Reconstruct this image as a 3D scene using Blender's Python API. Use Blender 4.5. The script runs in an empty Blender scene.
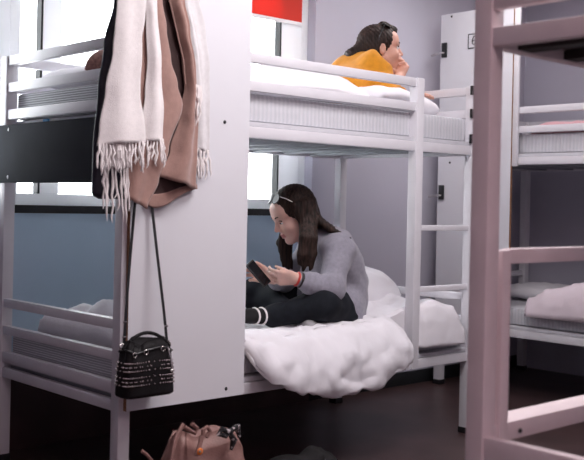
import bpy, bmesh, math, random
import numpy as np
from mathutils import Vector, Matrix, noise

random.seed(7)
C = bpy.context.scene.collection
SC = bpy.context.scene

# ------------------------------------------------------------------ camera
CAM = Vector((-1.906, -2.935, 1.10))
AZ = math.radians(47.3)
RGT = Vector((math.sin(AZ), -math.cos(AZ), 0))
FWD = Vector((math.cos(AZ), math.sin(AZ), 0))
UP = Vector((0, 0, 1))
ROLL = 0.0222
cd = bpy.data.cameras.new('camera')
cam = bpy.data.objects.new('camera', cd)
C.objects.link(cam)
cr, sr = math.cos(ROLL), math.sin(ROLL)
rx = RGT * cr + UP * sr
ux = UP * cr - RGT * sr
M = Matrix((rx, ux, -FWD)).transposed().to_4x4()
M.translation = CAM
cam.matrix_world = M
cd.sensor_width = 36
cd.lens = 990 / 584 * 36
cd.shift_y = -27 / 584
cd.clip_start = 0.05
cd.dof.use_dof = True
cd.dof.focus_distance = 4.4
cd.dof.aperture_fstop = 4.5
SC.camera = cam

# ------------------------------------------------------------------ world, lamps, exposure
w = bpy.data.worlds.new('overcast_sky')
SC.world = w
w.use_nodes = True
w.node_tree.nodes['Background'].inputs[0].default_value = (0.93, 0.97, 1.0, 1)
w.node_tree.nodes['Background'].inputs[1].default_value = 8.0


def area_lamp(name, loc, size, sy, power, col, rot=(0, 0, 0)):
    d = bpy.data.lights.new(name, 'AREA')
    d.shape = 'RECTANGLE'
    d.size = size
    d.size_y = sy
    d.energy = power
    d.color = col
    o = bpy.data.objects.new(name, d)
    o.location = loc
    o.rotation_euler = rot
    C.objects.link(o)
    return o


LAMPS = [((0.60, -1.00), 25, (1.0, 0.93, 0.96)), ((1.30, -1.75), 17, (1.0, 0.93, 0.96)), ((-1.10, -3.30), 21, (1.0, 0.66, 0.70)),  # third one is pink fill, added to light the faces towards it
         ((2.45, 0.20), 6.5, (1.0, 0.95, 0.98))]  # added to brighten the upper part of the back wall
for (lx, ly), pw, col in LAMPS:
    area_lamp('ceiling_or_fill_light', (lx, ly, 2.60), 1.1, 0.5, pw, col)
SC.view_settings.view_transform = 'Standard'
SC.view_settings.look = 'None'
SC.view_settings.gamma = 1
SC.view_settings.exposure = 0.15
SC.view_settings.use_curve_mapping = False


def at(px, py, depth):
    """world point seen at (px, py) of the 584x460 frame at a distance along the view"""
    U, V = px - 292.0, py - 203.0
    u = (cr * U + sr * V) / 990
    v = (-sr * U + cr * V) / 990
    return CAM + (RGT * u + FWD - UP * v) * depth


# ------------------------------------------------------------------ materials
def srgb(r, g, b):
    f = lambda c: (c / 255 / 12.92) if c / 255 <= 0.04045 else ((c / 255 + 0.055) / 1.055) ** 2.4
    return (f(r), f(g), f(b))


def mat(name, col, rough=0.6, var=0.06, scale=12, bump=0.0, bscale=200, metal=0.0, sheen=0.0, sss=0.0):
    m = bpy.data.materials.new(name)
    m.use_nodes = True
    nt = m.node_tree
    b = nt.nodes['Principled BSDF']
    tc = nt.nodes.new('ShaderNodeTexCoord')
    n = nt.nodes.new('ShaderNodeTexNoise')
    n.inputs['Scale'].default_value = scale
    n.inputs['Detail'].default_value = 4
    nt.links.new(tc.outputs['Object'], n.inputs['Vector'])
    r = nt.nodes.new('ShaderNodeValToRGB')
    r.color_ramp.elements[0].position = 0.3
    r.color_ramp.elements[1].position = 0.7
    r.color_ramp.elements[0].color = tuple(c * (1 - var) for c in col) + (1,)
    r.color_ramp.elements[1].color = tuple(min(1, c * (1 + var)) for c in col) + (1,)
    nt.links.new(n.outputs['Fac'], r.inputs['Fac'])
    nt.links.new(r.outputs['Color'], b.inputs['Base Color'])
    b.inputs['Roughness'].default_value = rough
    b.inputs['Metallic'].default_value = metal
    if sheen:
        b.inputs['Sheen Weight'].default_value = sheen
    if sss:
        b.inputs['Subsurface Weight'].default_value = sss
        b.inputs['Subsurface Radius'].default_value = (0.01, 0.004, 0.002)
    if bump:
        n2 = nt.nodes.new('ShaderNodeTexNoise')
        n2.inputs['Scale'].default_value = bscale
        n2.inputs['Detail'].default_value = 3
        nt.links.new(tc.outputs['Object'], n2.inputs['Vector'])
        bp = nt.nodes.new('ShaderNodeBump')
        bp.inputs['Strength'].default_value = bump
        bp.inputs['Distance'].default_value = 0.004
        nt.links.new(n2.outputs['Fac'], bp.inputs['Height'])
        nt.links.new(bp.outputs['Normal'], b.inputs['Normal'])
    return m


def ribbed(name, ca, cb, axis, scale, rough=0.8):
    m = bpy.data.materials.new(name)
    m.use_nodes = True
    nt = m.node_tree
    b = nt.nodes['Principled BSDF']
    tc = nt.nodes.new('ShaderNodeTexCoord')
    wv = nt.nodes.new('ShaderNodeTexWave')
    wv.wave_type = 'BANDS'
    wv.bands_direction = axis
    wv.inputs['Scale'].default_value = scale
    wv.inputs['Distortion'].default_value = 0.6
    wv.inputs['Detail'].default_value = 1
    nt.links.new(tc.outputs['Object'], wv.inputs['Vector'])
    r = nt.nodes.new('ShaderNodeValToRGB')
    r.color_ramp.elements[0].color = ca + (1,)
    r.color_ramp.elements[1].color = cb + (1,)
    nt.links.new(wv.outputs['Fac'], r.inputs['Fac'])
    nt.links.new(r.outputs['Color'], b.inputs['Base Color'])
    bp = nt.nodes.new('ShaderNodeBump')
    bp.inputs['Strength'].default_value = 0.4
    bp.inputs['Distance'].default_value = 0.004
    nt.links.new(wv.outputs['Fac'], bp.inputs['Height'])
    nt.links.new(bp.outputs['Normal'], b.inputs['Normal'])
    b.inputs['Roughness'].default_value = rough
    return m


def strands(name, ca, cb, rough=0.62):
    """hair: fine streaks that run down the head"""
    m = bpy.data.materials.new(name)
    m.use_nodes = True
    nt = m.node_tree
    b = nt.nodes['Principled BSDF']
    tc = nt.nodes.new('ShaderNodeTexCoord')
    mp = nt.nodes.new('ShaderNodeMapping')
    mp.inputs['Scale'].default_value = (60, 60, 5)
    n = nt.nodes.new('ShaderNodeTexNoise')
    n.inputs['Scale'].default_value = 2.2
    n.inputs['Detail'].default_value = 4
    nt.links.new(tc.outputs['Object'], mp.inputs['Vector'])
    nt.links.new(mp.outputs['Vector'], n.inputs['Vector'])
    r = nt.nodes.new('ShaderNodeValToRGB')
    r.color_ramp.elements[0].position = 0.35
    r.color_ramp.elements[1].position = 0.7
    r.color_ramp.elements[0].color = ca + (1,)
    r.color_ramp.elements[1].color = cb + (1,)
    nt.links.new(n.outputs['Fac'], r.inputs['Fac'])
    nt.links.new(r.outputs['Color'], b.inputs['Base Color'])
    bp = nt.nodes.new('ShaderNodeBump')
    bp.inputs['Strength'].default_value = 0.6
    bp.inputs['Distance'].default_value = 0.004
    nt.links.new(n.outputs['Fac'], bp.inputs['Height'])
    nt.links.new(bp.outputs['Normal'], b.inputs['Normal'])
    b.inputs['Roughness'].default_value = rough
    b.inputs['Specular IOR Level'].default_value = 0.25
    return m


M_METAL = mat('powder_coated_metal', (0.73, 0.72, 0.76), 0.42, 0.03, 8)
M_METAL_F = mat('powder_coated_metal_pink_light', (0.80, 0.69, 0.71), 0.5, 0.06, 8)  # bunk metal with pink bounce light put into its colour
M_BOARD = mat('white_laminate', (0.75, 0.75, 0.79), 0.35, 0.02, 3)
M_EDGE = mat('raw_chipboard_edge', (0.30, 0.15, 0.08), 0.8, 0.25, 90)
M_DARKPANEL = mat('dark_laminate', (0.024, 0.028, 0.037), 0.9, 0.15, 6)
M_DARKPANEL.node_tree.nodes['Principled BSDF'].inputs['Specular IOR Level'].default_value = 0.15
M_BLACK = mat('black_plastic', (0.012, 0.012, 0.014), 0.4)
M_BOLT = mat('grey_bolt', (0.35, 0.35, 0.38), 0.35, metal=0.8)
M_SLAT = mat('slat_grey', (0.30, 0.32, 0.35), 0.6, 0.08, 10)
M_MAT_TOP = mat('mattress_ticking', (0.60, 0.60, 0.64), 0.85, 0.04, 20, 0.2, 150)
M_MAT_SIDE = ribbed('mattress_side_ribs', (0.58, 0.59, 0.63), (0.66, 0.66, 0.70), 'X', 14)
M_MAT_END = ribbed('mattress_end_ribs', (0.42, 0.43, 0.46), (0.80, 0.82, 0.85), 'Z', 34)
M_SHEET = mat('white_bed_linen', (0.81, 0.79, 0.83), 0.85, 0.03, 6, 0.15, 60, sheen=0.2)
M_PINKSHEET = mat('pink_bed_linen', (0.72, 0.42, 0.46), 0.85, 0.06, 6)
M_WALL = mat('lavender_grey_paint', (0.52, 0.51, 0.59), 0.75, 0.03, 2, 0.05, 120)
M_WALLB = mat('blue_grey_paint', (0.50, 0.65, 0.78), 0.7, 0.04, 2, 0.05, 120)
M_FLOOR = mat('dark_vinyl_floor', (0.055, 0.031, 0.031), 0.36, 0.25, 5)
M_CEIL = mat('white_ceiling_paint', (0.75, 0.73, 0.74), 0.8, 0.02, 3)
M_FRAME = mat('white_painted_frame', (0.90, 0.90, 0.92), 0.4, 0.02, 4)


def backlit(name, col, fac):
    m = mat(name, col, 0.6, 0.02, 4)
    nt = m.node_tree
    b = nt.nodes['Principled BSDF']
    t = nt.nodes.new('ShaderNodeBsdfTranslucent')
    t.inputs['Color'].default_value = col + (1,)
    mx = nt.nodes.new('ShaderNodeMixShader')
    mx.inputs[0].default_value = fac
    nt.links.new(b.outputs[0], mx.inputs[1])
    nt.links.new(t.outputs[0], mx.inputs[2])
    nt.links.new(mx.outputs[0], nt.nodes['Material Output'].inputs[0])
    return m


M_PVC = backlit('white_plastic_frame', (0.92, 0.93, 0.95), 0.22)
M_SKIN = mat('skin', (0.70, 0.44, 0.37), 0.5, 0.08, 25, sss=0.1)
M_SKIN2 = mat('skin_warm', (0.60, 0.33, 0.255), 0.5, 0.08, 25, sss=0.1)
M_LIP = mat('lips', (0.50, 0.20, 0.19), 0.4)
M_EYEW = mat('eye_white', (0.75, 0.72, 0.70), 0.2)
M_IRIS = mat('dark_iris', (0.02, 0.012, 0.008), 0.15)
M_HAIR = strands('dark_brown_hair', (0.008, 0.005, 0.004), (0.05, 0.026, 0.02))
M_HAIR2 = strands('black_brown_hair', (0.010, 0.006, 0.005), (0.04, 0.022, 0.017))
M_GREYKNIT = mat('grey_sweatshirt', (0.27, 0.26, 0.31), 0.9, 0.10, 60, 0.25, 220, sheen=0.2)
M_MUSTARD = mat('mustard_knit', (0.62, 0.25, 0.010), 0.9, 0.10, 40, 0.25, 220, sheen=0.1)
M_LEGGING = mat('black_denim', (0.011, 0.013, 0.018), 0.85, 0.2, 40)
M_LEGGING.node_tree.nodes['Principled BSDF'].inputs['Specular IOR Level'].default_value = 0.2
M_SOCK = mat('grey_sock', (0.30, 0.29, 0.30), 0.9)
M_CREAM = mat('cream_wool', (0.86, 0.81, 0.80), 0.95, 0.04, 70, 0.3, 260, sheen=0.3)
M_WHITEWOOL = mat('off_white_wool', (0.74, 0.72, 0.73), 0.95, 0.05, 70, 0.3, 260)
M_TAN = mat('camel_wool', (0.37, 0.22, 0.185), 0.92, 0.08, 45, 0.25, 240, sheen=0.3)
M_LINING = mat('dark_brown_lining', (0.055, 0.024, 0.022), 0.6, 0.15, 30)
M_NAVY = mat('navy_quilted_nylon', (0.014, 0.014, 0.028), 0.5, 0.3, 30, 0.3, 90)
M_BAGBLACK = mat('black_leather', (0.008, 0.007, 0.008), 0.55, 0.2, 30, 0.3, 180)
M_BAGBLACK.node_tree.nodes['Principled BSDF'].inputs['Specular IOR Level'].default_value = 0.2
M_SILVER = mat('silver_metal', (0.62, 0.60, 0.58), 0.25, metal=1.0)
M_ROSE = mat('dusty_rose_leather', (0.27, 0.145, 0.125), 0.55, 0.12, 14, 0.3, 120)
M_ORANGE = mat('orange_enamel', (0.75, 0.20, 0.03), 0.4)
M_RED = None
M_BRACE = mat('red_beads', (0.55, 0.04, 0.03), 0.4)
M_SCREEN = mat('black_glass', (0.006, 0.006, 0.008), 0.22)
M_BROWNKNIT = mat('brown_waffle_knit', (0.22, 0.10, 0.085), 0.95, 0.35, 90, 0.6, 120)
M_BLUE = mat('blue_tag', (0.05, 0.28, 0.62), 0.6)
M_CLOTHDARK = mat('black_cotton', (0.006, 0.005, 0.006), 0.9, 0.2, 30)
M_GASKET = mat('black_gasket', (0.01, 0.012, 0.014), 0.6)


def glass():
    m = bpy.data.materials.new('clear_glass')
    m.use_nodes = True
    nt = m.node_tree
    for n in list(nt.nodes):
        nt.nodes.remove(n)
    out = nt.nodes.new('ShaderNodeOutputMaterial')
    mix = nt.nodes.new('ShaderNodeMixShader')
    tr = nt.nodes.new('ShaderNodeBsdfTransparent')
    gl = nt.nodes.new('ShaderNodeBsdfGlossy')
    gl.inputs['Roughness'].default_value = 0.02
    fr = nt.nodes.new('ShaderNodeFresnel')
    fr.inputs['IOR'].default_value = 1.3
    nt.links.new(fr.outputs[0], mix.inputs[0])
    nt.links.new(tr.outputs[0], mix.inputs[1])
    nt.links.new(gl.outputs[0], mix.inputs[2])
    nt.links.new(mix.outputs[0], out.inputs[0])
    return m


M_GLASS = glass()


def lampmat():
    m = bpy.data.materials.new('lamp_diffuser')
    m.use_nodes = True
    b = m.node_tree.nodes['Principled BSDF']
    b.inputs['Emission Color'].default_value = (1, 0.95, 0.93, 1)
    b.inputs['Emission Strength'].default_value = 3
    return m


M_LAMP = lampmat()


# ------------------------------------------------------------------ mesh helpers
class MB:
    def __init__(s):
        s.bm = bmesh.new()

    def box(s, x0, x1, y0, y1, z0, z1, bev=0.0, mi=0):
        vs = [s.bm.verts.new(p) for p in ((x0, y0, z0), (x1, y0, z0), (x1, y1, z0), (x0, y1, z0),
                                          (x0, y0, z1), (x1, y0, z1), (x1, y1, z1), (x0, y1, z1))]
        fs = [s.bm.faces.new([vs[i] for i in q]) for q in
              ((3, 2, 1, 0), (4, 5, 6, 7), (0, 1, 5, 4), (1, 2, 6, 5), (2, 3, 7, 6), (3, 0, 4, 7))]
        for f in fs:
            f.material_index = mi
        if bev:
            es = list({e for f in fs for e in f.edges})
            r = bmesh.ops.bevel(s.bm, geom=es, offset=bev, segments=2, profile=0.6, affect='EDGES')
            for f in r['faces']:
                f.material_index = mi
        return s

    def tube(s, pts, rads, n=10, closed=False, cap=True):
        pts = [Vector(p) for p in pts]
        if not hasattr(rads, '__len__'):
            rads = [rads] * len(pts)
        rings = []
        prev = None
        for i, p in enumerate(pts):
            if closed:
                t = pts[(i + 1) % len(pts)] - pts[i - 1]
            else:
                t = pts[min(i + 1, len(pts) - 1)] - pts[max(i - 1, 0)]
            if t.length < 1e-9:
                t = Vector((0, 0, 1))
            t.normalize()
            if prev is None:
                a = t.cross(Vector((0, 0, 1)))
                if a.length < 1e-3:
                    a = t.cross(Vector((1, 0, 0)))
            else:
                a = prev - t * prev.dot(t)
            a.normalize()
            prev = a
            b = t.cross(a)
            rings.append([s.bm.verts.new(p + (a * math.cos(2 * math.pi * k / n) + b * math.sin(2 * math.pi * k / n)) * rads[i])
                          for k in range(n)])
        m = len(rings)
        for i in range(m if closed else m - 1):
            A, B = rings[i], rings[(i + 1) % m]
            for k in range(n):
                s.bm.faces.new((A[k], A[(k + 1) % n], B[(k + 1) % n], B[k]))
        if not closed and cap:
            s.bm.faces.new(list(reversed(rings[0])))
            s.bm.faces.new(rings[-1])
        return s

    def ball(s, c, r, u=10, v=8):
        rr = (r, r, r) if not hasattr(r, '__len__') else r
        bmesh.ops.create_uvsphere(s.bm, u_segments=u, v_segments=v, radius=1,
                                  matrix=Matrix.Translation(Vector(c)) @ Matrix.Diagonal((*rr, 1)))
        return s

    def build(s, name, m, parent=None, smooth=True, loc=(0, 0, 0)):
        me = bpy.data.meshes.new(name)
        bmesh.ops.recalc_face_normals(s.bm, faces=s.bm.faces)
        s.bm.to_mesh(me)
        s.bm.free()
        for mm in (m if isinstance(m, (list, tuple)) else [m]):
            me.materials.append(mm)
        return link(name, me, parent, smooth, loc)


def link(name, me, parent=None, smooth=True, loc=(0, 0, 0)):
    o = bpy.data.objects.new(name, me)
    C.objects.link(o)
    o.location = loc
    if parent:
        o.parent = parent
    if smooth and len(me.polygons):
        try:
            me.shade_smooth()
            me.set_sharp_from_angle(angle=math.radians(40))
        except Exception:
            pass
    return o


def thing(name, label, cat, loc=(0, 0, 0), rot=0, group=None):
    o = bpy.data.objects.new(name, None)
    o.empty_display_size = 0.1
    C.objects.link(o)
    o.location = loc
    o.rotation_euler = (0, 0, rot)
    return tag(o, label, cat, group)


def tag(o, label, cat, group=None, kind=None):
    o['label'] = label
    o['category'] = cat
    if group:
        o['group'] = group
    if kind:
        o['kind'] = kind
    return o


def struct(o):
    o['kind'] = 'structure'
    return o


def sheet(name, fn, nu, nv, m, parent=None, thick=0.006, loc=(0, 0, 0), offset=0.0, closed=False):
    """cloth: fn(u, v) for u, v in 0..1 -> point; given real thickness"""
    vs, fs = [], []
    for j in range(nv + 1):
        for i in range(nu + (0 if closed else 1)):
            vs.append(tuple(Vector(fn(i / nu, j / nv)) - Vector(loc)))
    W = nu if closed else nu + 1
    for j in range(nv):
        for i in range(nu):
            i2 = (i + 1) % W
            fs.append((j * W + i, j * W + i2, (j + 1) * W + i2, (j + 1) * W + i))
    me = bpy.data.meshes.new(name)
    me.from_pydata(vs, [], fs)
    for mm in (m if isinstance(m, (list, tuple)) else [m]):
        me.materials.append(mm)
    for p in me.polygons:
        p.use_smooth = True
    o = bpy.data.objects.new(name, me)
    C.objects.link(o)
    if parent:
        o.parent = parent
    else:
        o.location = loc
    if thick:
        md = o.modifiers.new('thickness', 'SOLIDIFY')
        md.thickness = thick
        md.offset = offset
        md.use_even_offset = False
        if isinstance(m, (list, tuple)) and len(m) > 1:
            md.material_offset = 1
    return o


def lerp(pts, t):
    """piecewise linear table [(t, value...)]"""
    if t <= pts[0][0]:
        return pts[0][1]
    for (a, va), (b, vb) in zip(pts, pts[1:]):
        if t <= b:
            k = (t - a) / (b - a)
            k = k * k * (3 - 2 * k)
            return va + (vb - va) * k
    return pts[-1][1]


def nz(x, y, z, s=1.0):
    return noise.noise(Vector((x * s, y * s, z * s)))


def ridge(x, y, z, s=1.0):
    return 1 - 2 * abs(nz(x, y, z, s))


# ------------------------------------------------------------------ sculpting by distance fields
class Sculpt:
    def __init__(s, lo, hi, h):
        s.h = h
        s.lo = np.array(lo, np.float32)
        n = np.ceil((np.array(hi) - np.array(lo)) / h).astype(int) + 1
        s.n = n
        s.ax = [s.lo[i] + h * np.arange(n[i], dtype=np.float32) for i in range(3)]
        s.F = np.full(n, 0.2, np.float32)

    def _win(s, lo, hi):
        a = [max(0, int(math.floor((lo[i] - s.lo[i]) / s.h))) for i in range(3)]
        b = [min(int(s.n[i]), int(math.ceil((hi[i] - s.lo[i]) / s.h)) + 1) for i in range(3)]
        if any(b[i] <= a[i] for i in range(3)):
            return None
        sl = tuple(slice(a[i], b[i]) for i in range(3))
        X = s.ax[0][sl[0]][:, None, None]
        Y = s.ax[1][sl[1]][None, :, None]
        Z = s.ax[2][sl[2]][None, None, :]
        return sl, X, Y, Z

    def _merge(s, sl, d, k, sub=False):
        A = s.F[sl]
        if sub:
            d = -d
            if k > 0:
                hh = np.clip(0.5 - 0.5 * (A - d) / k, 0, 1)
                s.F[sl] = A + (d - A) * hh + k * hh * (1 - hh)
            else:
                s.F[sl] = np.maximum(A, d)
        else:
            if k > 0:
                hh = np.clip(0.5 + 0.5 * (A - d) / k, 0, 1)
                s.F[sl] = A + (d - A) * hh - k * hh * (1 - hh)
            else:
                s.F[sl] = np.minimum(A, d)

    def cone(s, a, b, ra, rb, k=0.0, sub=False):
        a = np.array(a, np.float32)
        b = np.array(b, np.float32)
        pad = max(ra, rb) + k + 5 * s.h
        wv = s._win(np.minimum(a, b) - pad, np.maximum(a, b) + pad)
        if wv is None:
            return s
        sl, X, Y, Z = wv
        ba = b - a
        L = float(ba @ ba) + 1e-12
        t = np.clip(((X - a[0]) * ba[0] + (Y - a[1]) * ba[1] + (Z - a[2]) * ba[2]) / L, 0, 1)
        d = np.sqrt((X - a[0] - t * ba[0]) ** 2 + (Y - a[1] - t * ba[1]) ** 2 + (Z - a[2] - t * ba[2]) ** 2) - (ra + t * (rb - ra))
        s._merge(sl, d, k, sub)
        return s

    def chain(s, pts, rads, k=0.0):
        for i in range(len(pts) - 1):
            s.cone(pts[i], pts[i + 1], rads[i], rads[i + 1], k)
        return s

    def ell(s, c, r, R=None, k=0.0, sub=False):
        """R rows: the ellipsoid's own axes in world space"""
        c = np.array(c, np.float32)
        r = np.array(r, np.float32)
        pad = float(r.max()) + k + 5 * s.h
        wv = s._win(c - pad, c + pad)
        if wv is None:
            return s
        sl, X, Y, Z = wv
        X, Y, Z = X - c[0], Y - c[1], Z - c[2]
        if R is None:
            P = (X, Y, Z)
        else:
            P = tuple(X * float(q[0]) + Y * float(q[1]) + Z * float(q[2]) for q in R)
        k0 = np.sqrt(sum((P[i] / r[i]) ** 2 for i in range(3)))
        k1 = np.sqrt(sum((P[i] / r[i] ** 2) ** 2 for i in range(3))) + 1e-9
        s._merge(sl, k0 * (k0 - 1) / k1, k, sub)
        return s

    def half(s, p, nrm, k=0.0):
        """cut away everything on the side nrm points to"""
        X = s.ax[0][:, None, None]
        Y = s.ax[1][None, :, None]
        Z = s.ax[2][None, None, :]
        d = (X - p[0]) * nrm[0] + (Y - p[1]) * nrm[1] + (Z - p[2]) * nrm[2]
        s._merge((slice(None),) * 3, -d, k, True)
        return s

    def ripple(s, fn):
        X = s.ax[0][:, None, None]
        Y = s.ax[1][None, :, None]
        Z = s.ax[2][None, None, :]
        s.F = s.F + fn(X, Y, Z).astype(np.float32)
        return s

    def mesh(s, name, mats, parent=None, loc=(0, 0, 0), paint=None):
        F = s.F
        I = F < 0
        nx, ny, nz_ = F.shape
        cs = (nx - 1, ny - 1, nz_ - 1)
        cnt = np.zeros(cs, np.float32)
        acc = [np.zeros(cs, np.float32) for _ in range(3)]
        off = [(0, 0, 0), (1, 0, 0), (0, 1, 0), (1, 1, 0), (0, 0, 1), (1, 0, 1), (0, 1, 1), (1, 1, 1)]
        def V(o, A):
            return A[o[0]:o[0] + cs[0], o[1]:o[1] + cs[1], o[2]:o[2] + cs[2]]
        for ax in range(3):
            for o in off:
                if o[ax]:
                    continue
                o2 = list(o)
                o2[ax] = 1
                a, b = V(o, F), V(o2, F)
                cr_ = V(o, I) != V(o2, I)
                t = np.where(cr_, a / np.where(cr_, a - b, 1), 0)
                cnt += cr_
                for j in range(3):
                    acc[j] += np.where(cr_, (t if j == ax else o[j]), 0)
        act = cnt > 0
        idx = np.full(cs, -1, np.int64)
        ids = np.argwhere(act)
        idx[act] = np.arange(len(ids))
        c = cnt[act]
        P = np.stack([(ids[:, j] + acc[j][act] / c) * s.h + s.lo[j] for j in range(3)], 1) - np.array(loc)
        quads = []
        for ax in range(3):
            u, v = (ax + 1) % 3, (ax + 2) % 3
            A = np.moveaxis(I, (ax, u, v), (0, 1, 2))
            K = np.moveaxis(idx, (ax, u, v), (0, 1, 2))
            e = A[:-1, 1:-1, 1:-1] != A[1:, 1:-1, 1:-1]
            q = np.argwhere(e)
            if not len(q):
                continue
            i, j, k = q[:, 0], q[:, 1] + 1, q[:, 2] + 1
            Q = np.stack([K[i, j - 1, k - 1], K[i, j, k - 1], K[i, j, k], K[i, j - 1, k]], 1)
            fl = ~A[i, j, k]
            Q[fl] = Q[fl][:, ::-1]
            quads.append(Q)
        Q = np.concatenate(quads)
        Q = Q[(Q >= 0).all(1)]
        me = bpy.data.meshes.new(name)
        me.from_pydata(P.tolist(), [], Q.tolist())
        for m in (mats if isinstance(mats, (list, tuple)) else [mats]):
            me.materials.append(m)
        me.polygons.foreach_set('use_smooth', np.ones(len(Q), bool))
        if paint is not None:
            ctr = (P[Q].mean(1) + np.array(loc))
            me.polygons.foreach_set('material_index', paint(ctr).astype(np.int32))
        me.update()
        o = bpy.data.objects.new(name, me)
        C.objects.link(o)
        if parent:
            o.parent = parent
        else:
            o.location = loc
        return o


# ------------------------------------------------------------------ the room
WALL_Y = 1.05       # window wall
WALL_X = 3.95       # end wall
X0, Y0, H = -3.2, -4.4, 2.70
struct(MB().box(X0 - .1, WALL_X + .15, Y0 - .1, WALL_Y + .25, -0.1, 0).build('floor', M_FLOOR))
struct(MB().box(X0 - .1, WALL_X + .15, Y0 - .1, WALL_Y + .25, H, H + .1).build('ceiling', M_CEIL))
WIN_L, WIN_R, WIN_B, WIN_T = -0.30, 1.92, 1.065, 2.45
b = MB()
b.box(X0, WIN_L, WALL_Y, WALL_Y + .2, 0, H)
b.box(WIN_R, WALL_X + .1, WALL_Y, WALL_Y + .2, 0, H)
b.box(WIN_L, WIN_R, WALL_Y, WALL_Y + .2, WIN_T, H)
struct(b.build('wall_back', M_WALL, smooth=False))
struct(MB().box(WIN_L, WIN_R, WALL_Y, WALL_Y + .2, 0, 1.03).build('wall_back_dado', M_WALLB, smooth=False))
struct(MB().box(X0, WIN_R, WALL_Y - .014, WALL_Y - .0005, 0, .42, .003).build('wall_shade_band', M_FLOOR))  # dark band added for the shade on the wall under the bed
struct(MB().box(WALL_X, WALL_X + .1, Y0, WALL_Y, 0, H).build('wall_right', M_WALL, smooth=False))
struct(MB().box(X0, WALL_X, Y0 - .1, Y0, 0, H).build('wall_front', M_WALL, smooth=False))
struct(MB().box(X0 - .1, X0, Y0 - .1, WALL_Y + .2, 0, H).build('wall_left', M_WALL, smooth=False))
# dark strip under the window
struct(MB().box(WIN_L, WIN_R, WALL_Y - .012, WALL_Y + .2, 1.03, 1.065, .002).build('trim_1', M_GASKET))
struct(MB().box(WIN_R, WALL_X, WALL_Y - .012, WALL_Y, 0, .08, .002).build('baseboard_back', M_GASKET))


def window(n, x0, x1, sash=None):
    FY0, FY1 = WALL_Y + .06, WALL_Y + .12
    b = MB()
    fw = .05
    b.box(x0, x0 + fw, FY0, FY1, WIN_B, WIN_T, .004)
    b.box(x1 - fw, x1, FY0, FY1, WIN_B, WIN_T, .004)
    b.box(x0 + fw, x1 - fw, FY0, FY1, WIN_B, WIN_B + .052, .004)
    b.box(x0 + fw, x1 - fw, FY0, FY1, WIN_T - .05, WIN_T, .004)
    if sash:
        b.box(sash[0], sash[1], FY0, FY1, WIN_B + .052, WIN_T - .05, .004)
    fr = struct(b.build('window_%d' % n, M_PVC))
    MB().box(x0 + fw, x1 - fw, FY0 + .025, FY0 + .031, WIN_B + .052, WIN_T - .05).build('pane', M_GLASS, fr, smooth=False)
    if sash:
        g = sash[2]
        MB().box(g - .005, g + .005, FY0 - .004, FY0 + .04, WIN_B + .052, WIN_T - .05).build('gasket', M_GASKET, fr)
    return fr


window(1, WIN_L, 0.12)
window(2, 0.12, 0.95, (0.28, 0.375, 0.272))
window(3, 0.95, WIN_R, (1.72, 1.87, 1.712))

M_RED = backlit('red_blind_fabric', (0.80, 0.045, 0.022), 0.3)
# red roller blind, let part way down over the right window
bl = thing('roller_blind', 'red roller blind pulled part way down the window behind the bunk', 'blind', (1.575, 1.095, 2.105))
MB().box(-.28, .28, -.002, .002, 0, .30).build('blind_fabric', M_RED, bl, smooth=False)
MB().box(-.285, .285, -.006, .006, -.02, 0.0, .003).build('bottom_bar', M_FRAME, bl)
MB().box(-.30, .30, -.022, .022, .30, .34, .008).build('cassette', M_FRAME, bl)

# ceiling lamps; the last two are fill lamps added out of view
for ((lx, ly), pw, col), wh in zip(LAMPS, ('over the aisle between the bunks', 'farther along the aisle beside the near bunk frame', 'added as unseen pink fill behind the photographer at left', 'added out of view to brighten the upper wall by the two white bunks')):
    lp = thing('ceiling_or_fill_lamp', 'flat rectangular ceiling lamp ' + wh, 'lamp', (lx, ly, 2.70), 0, 'ceiling and fill lamps')
    MB().box(-.6, .6, -.3, .3, -.06, 0, .01).build('housing', M_FRAME, lp)
    MB().box(-.55, .55, -.25, .25, -.07, -.06).build('diffuser', M_LAMP, lp)

# ------------------------------------------------------------------ bunk beds
BL, BW, PS = 2.035, 0.94, 0.05
UPR = [(1.645, 1.684), (1.533, 1.573), (1.420, 1.462)]
LOR = [(0.641, 0.678), (0.530, 0.566), (0.415, 0.459), (0.352, 0.392)]
BUNKS = 'metal bunk beds of the dormitory'


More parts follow.
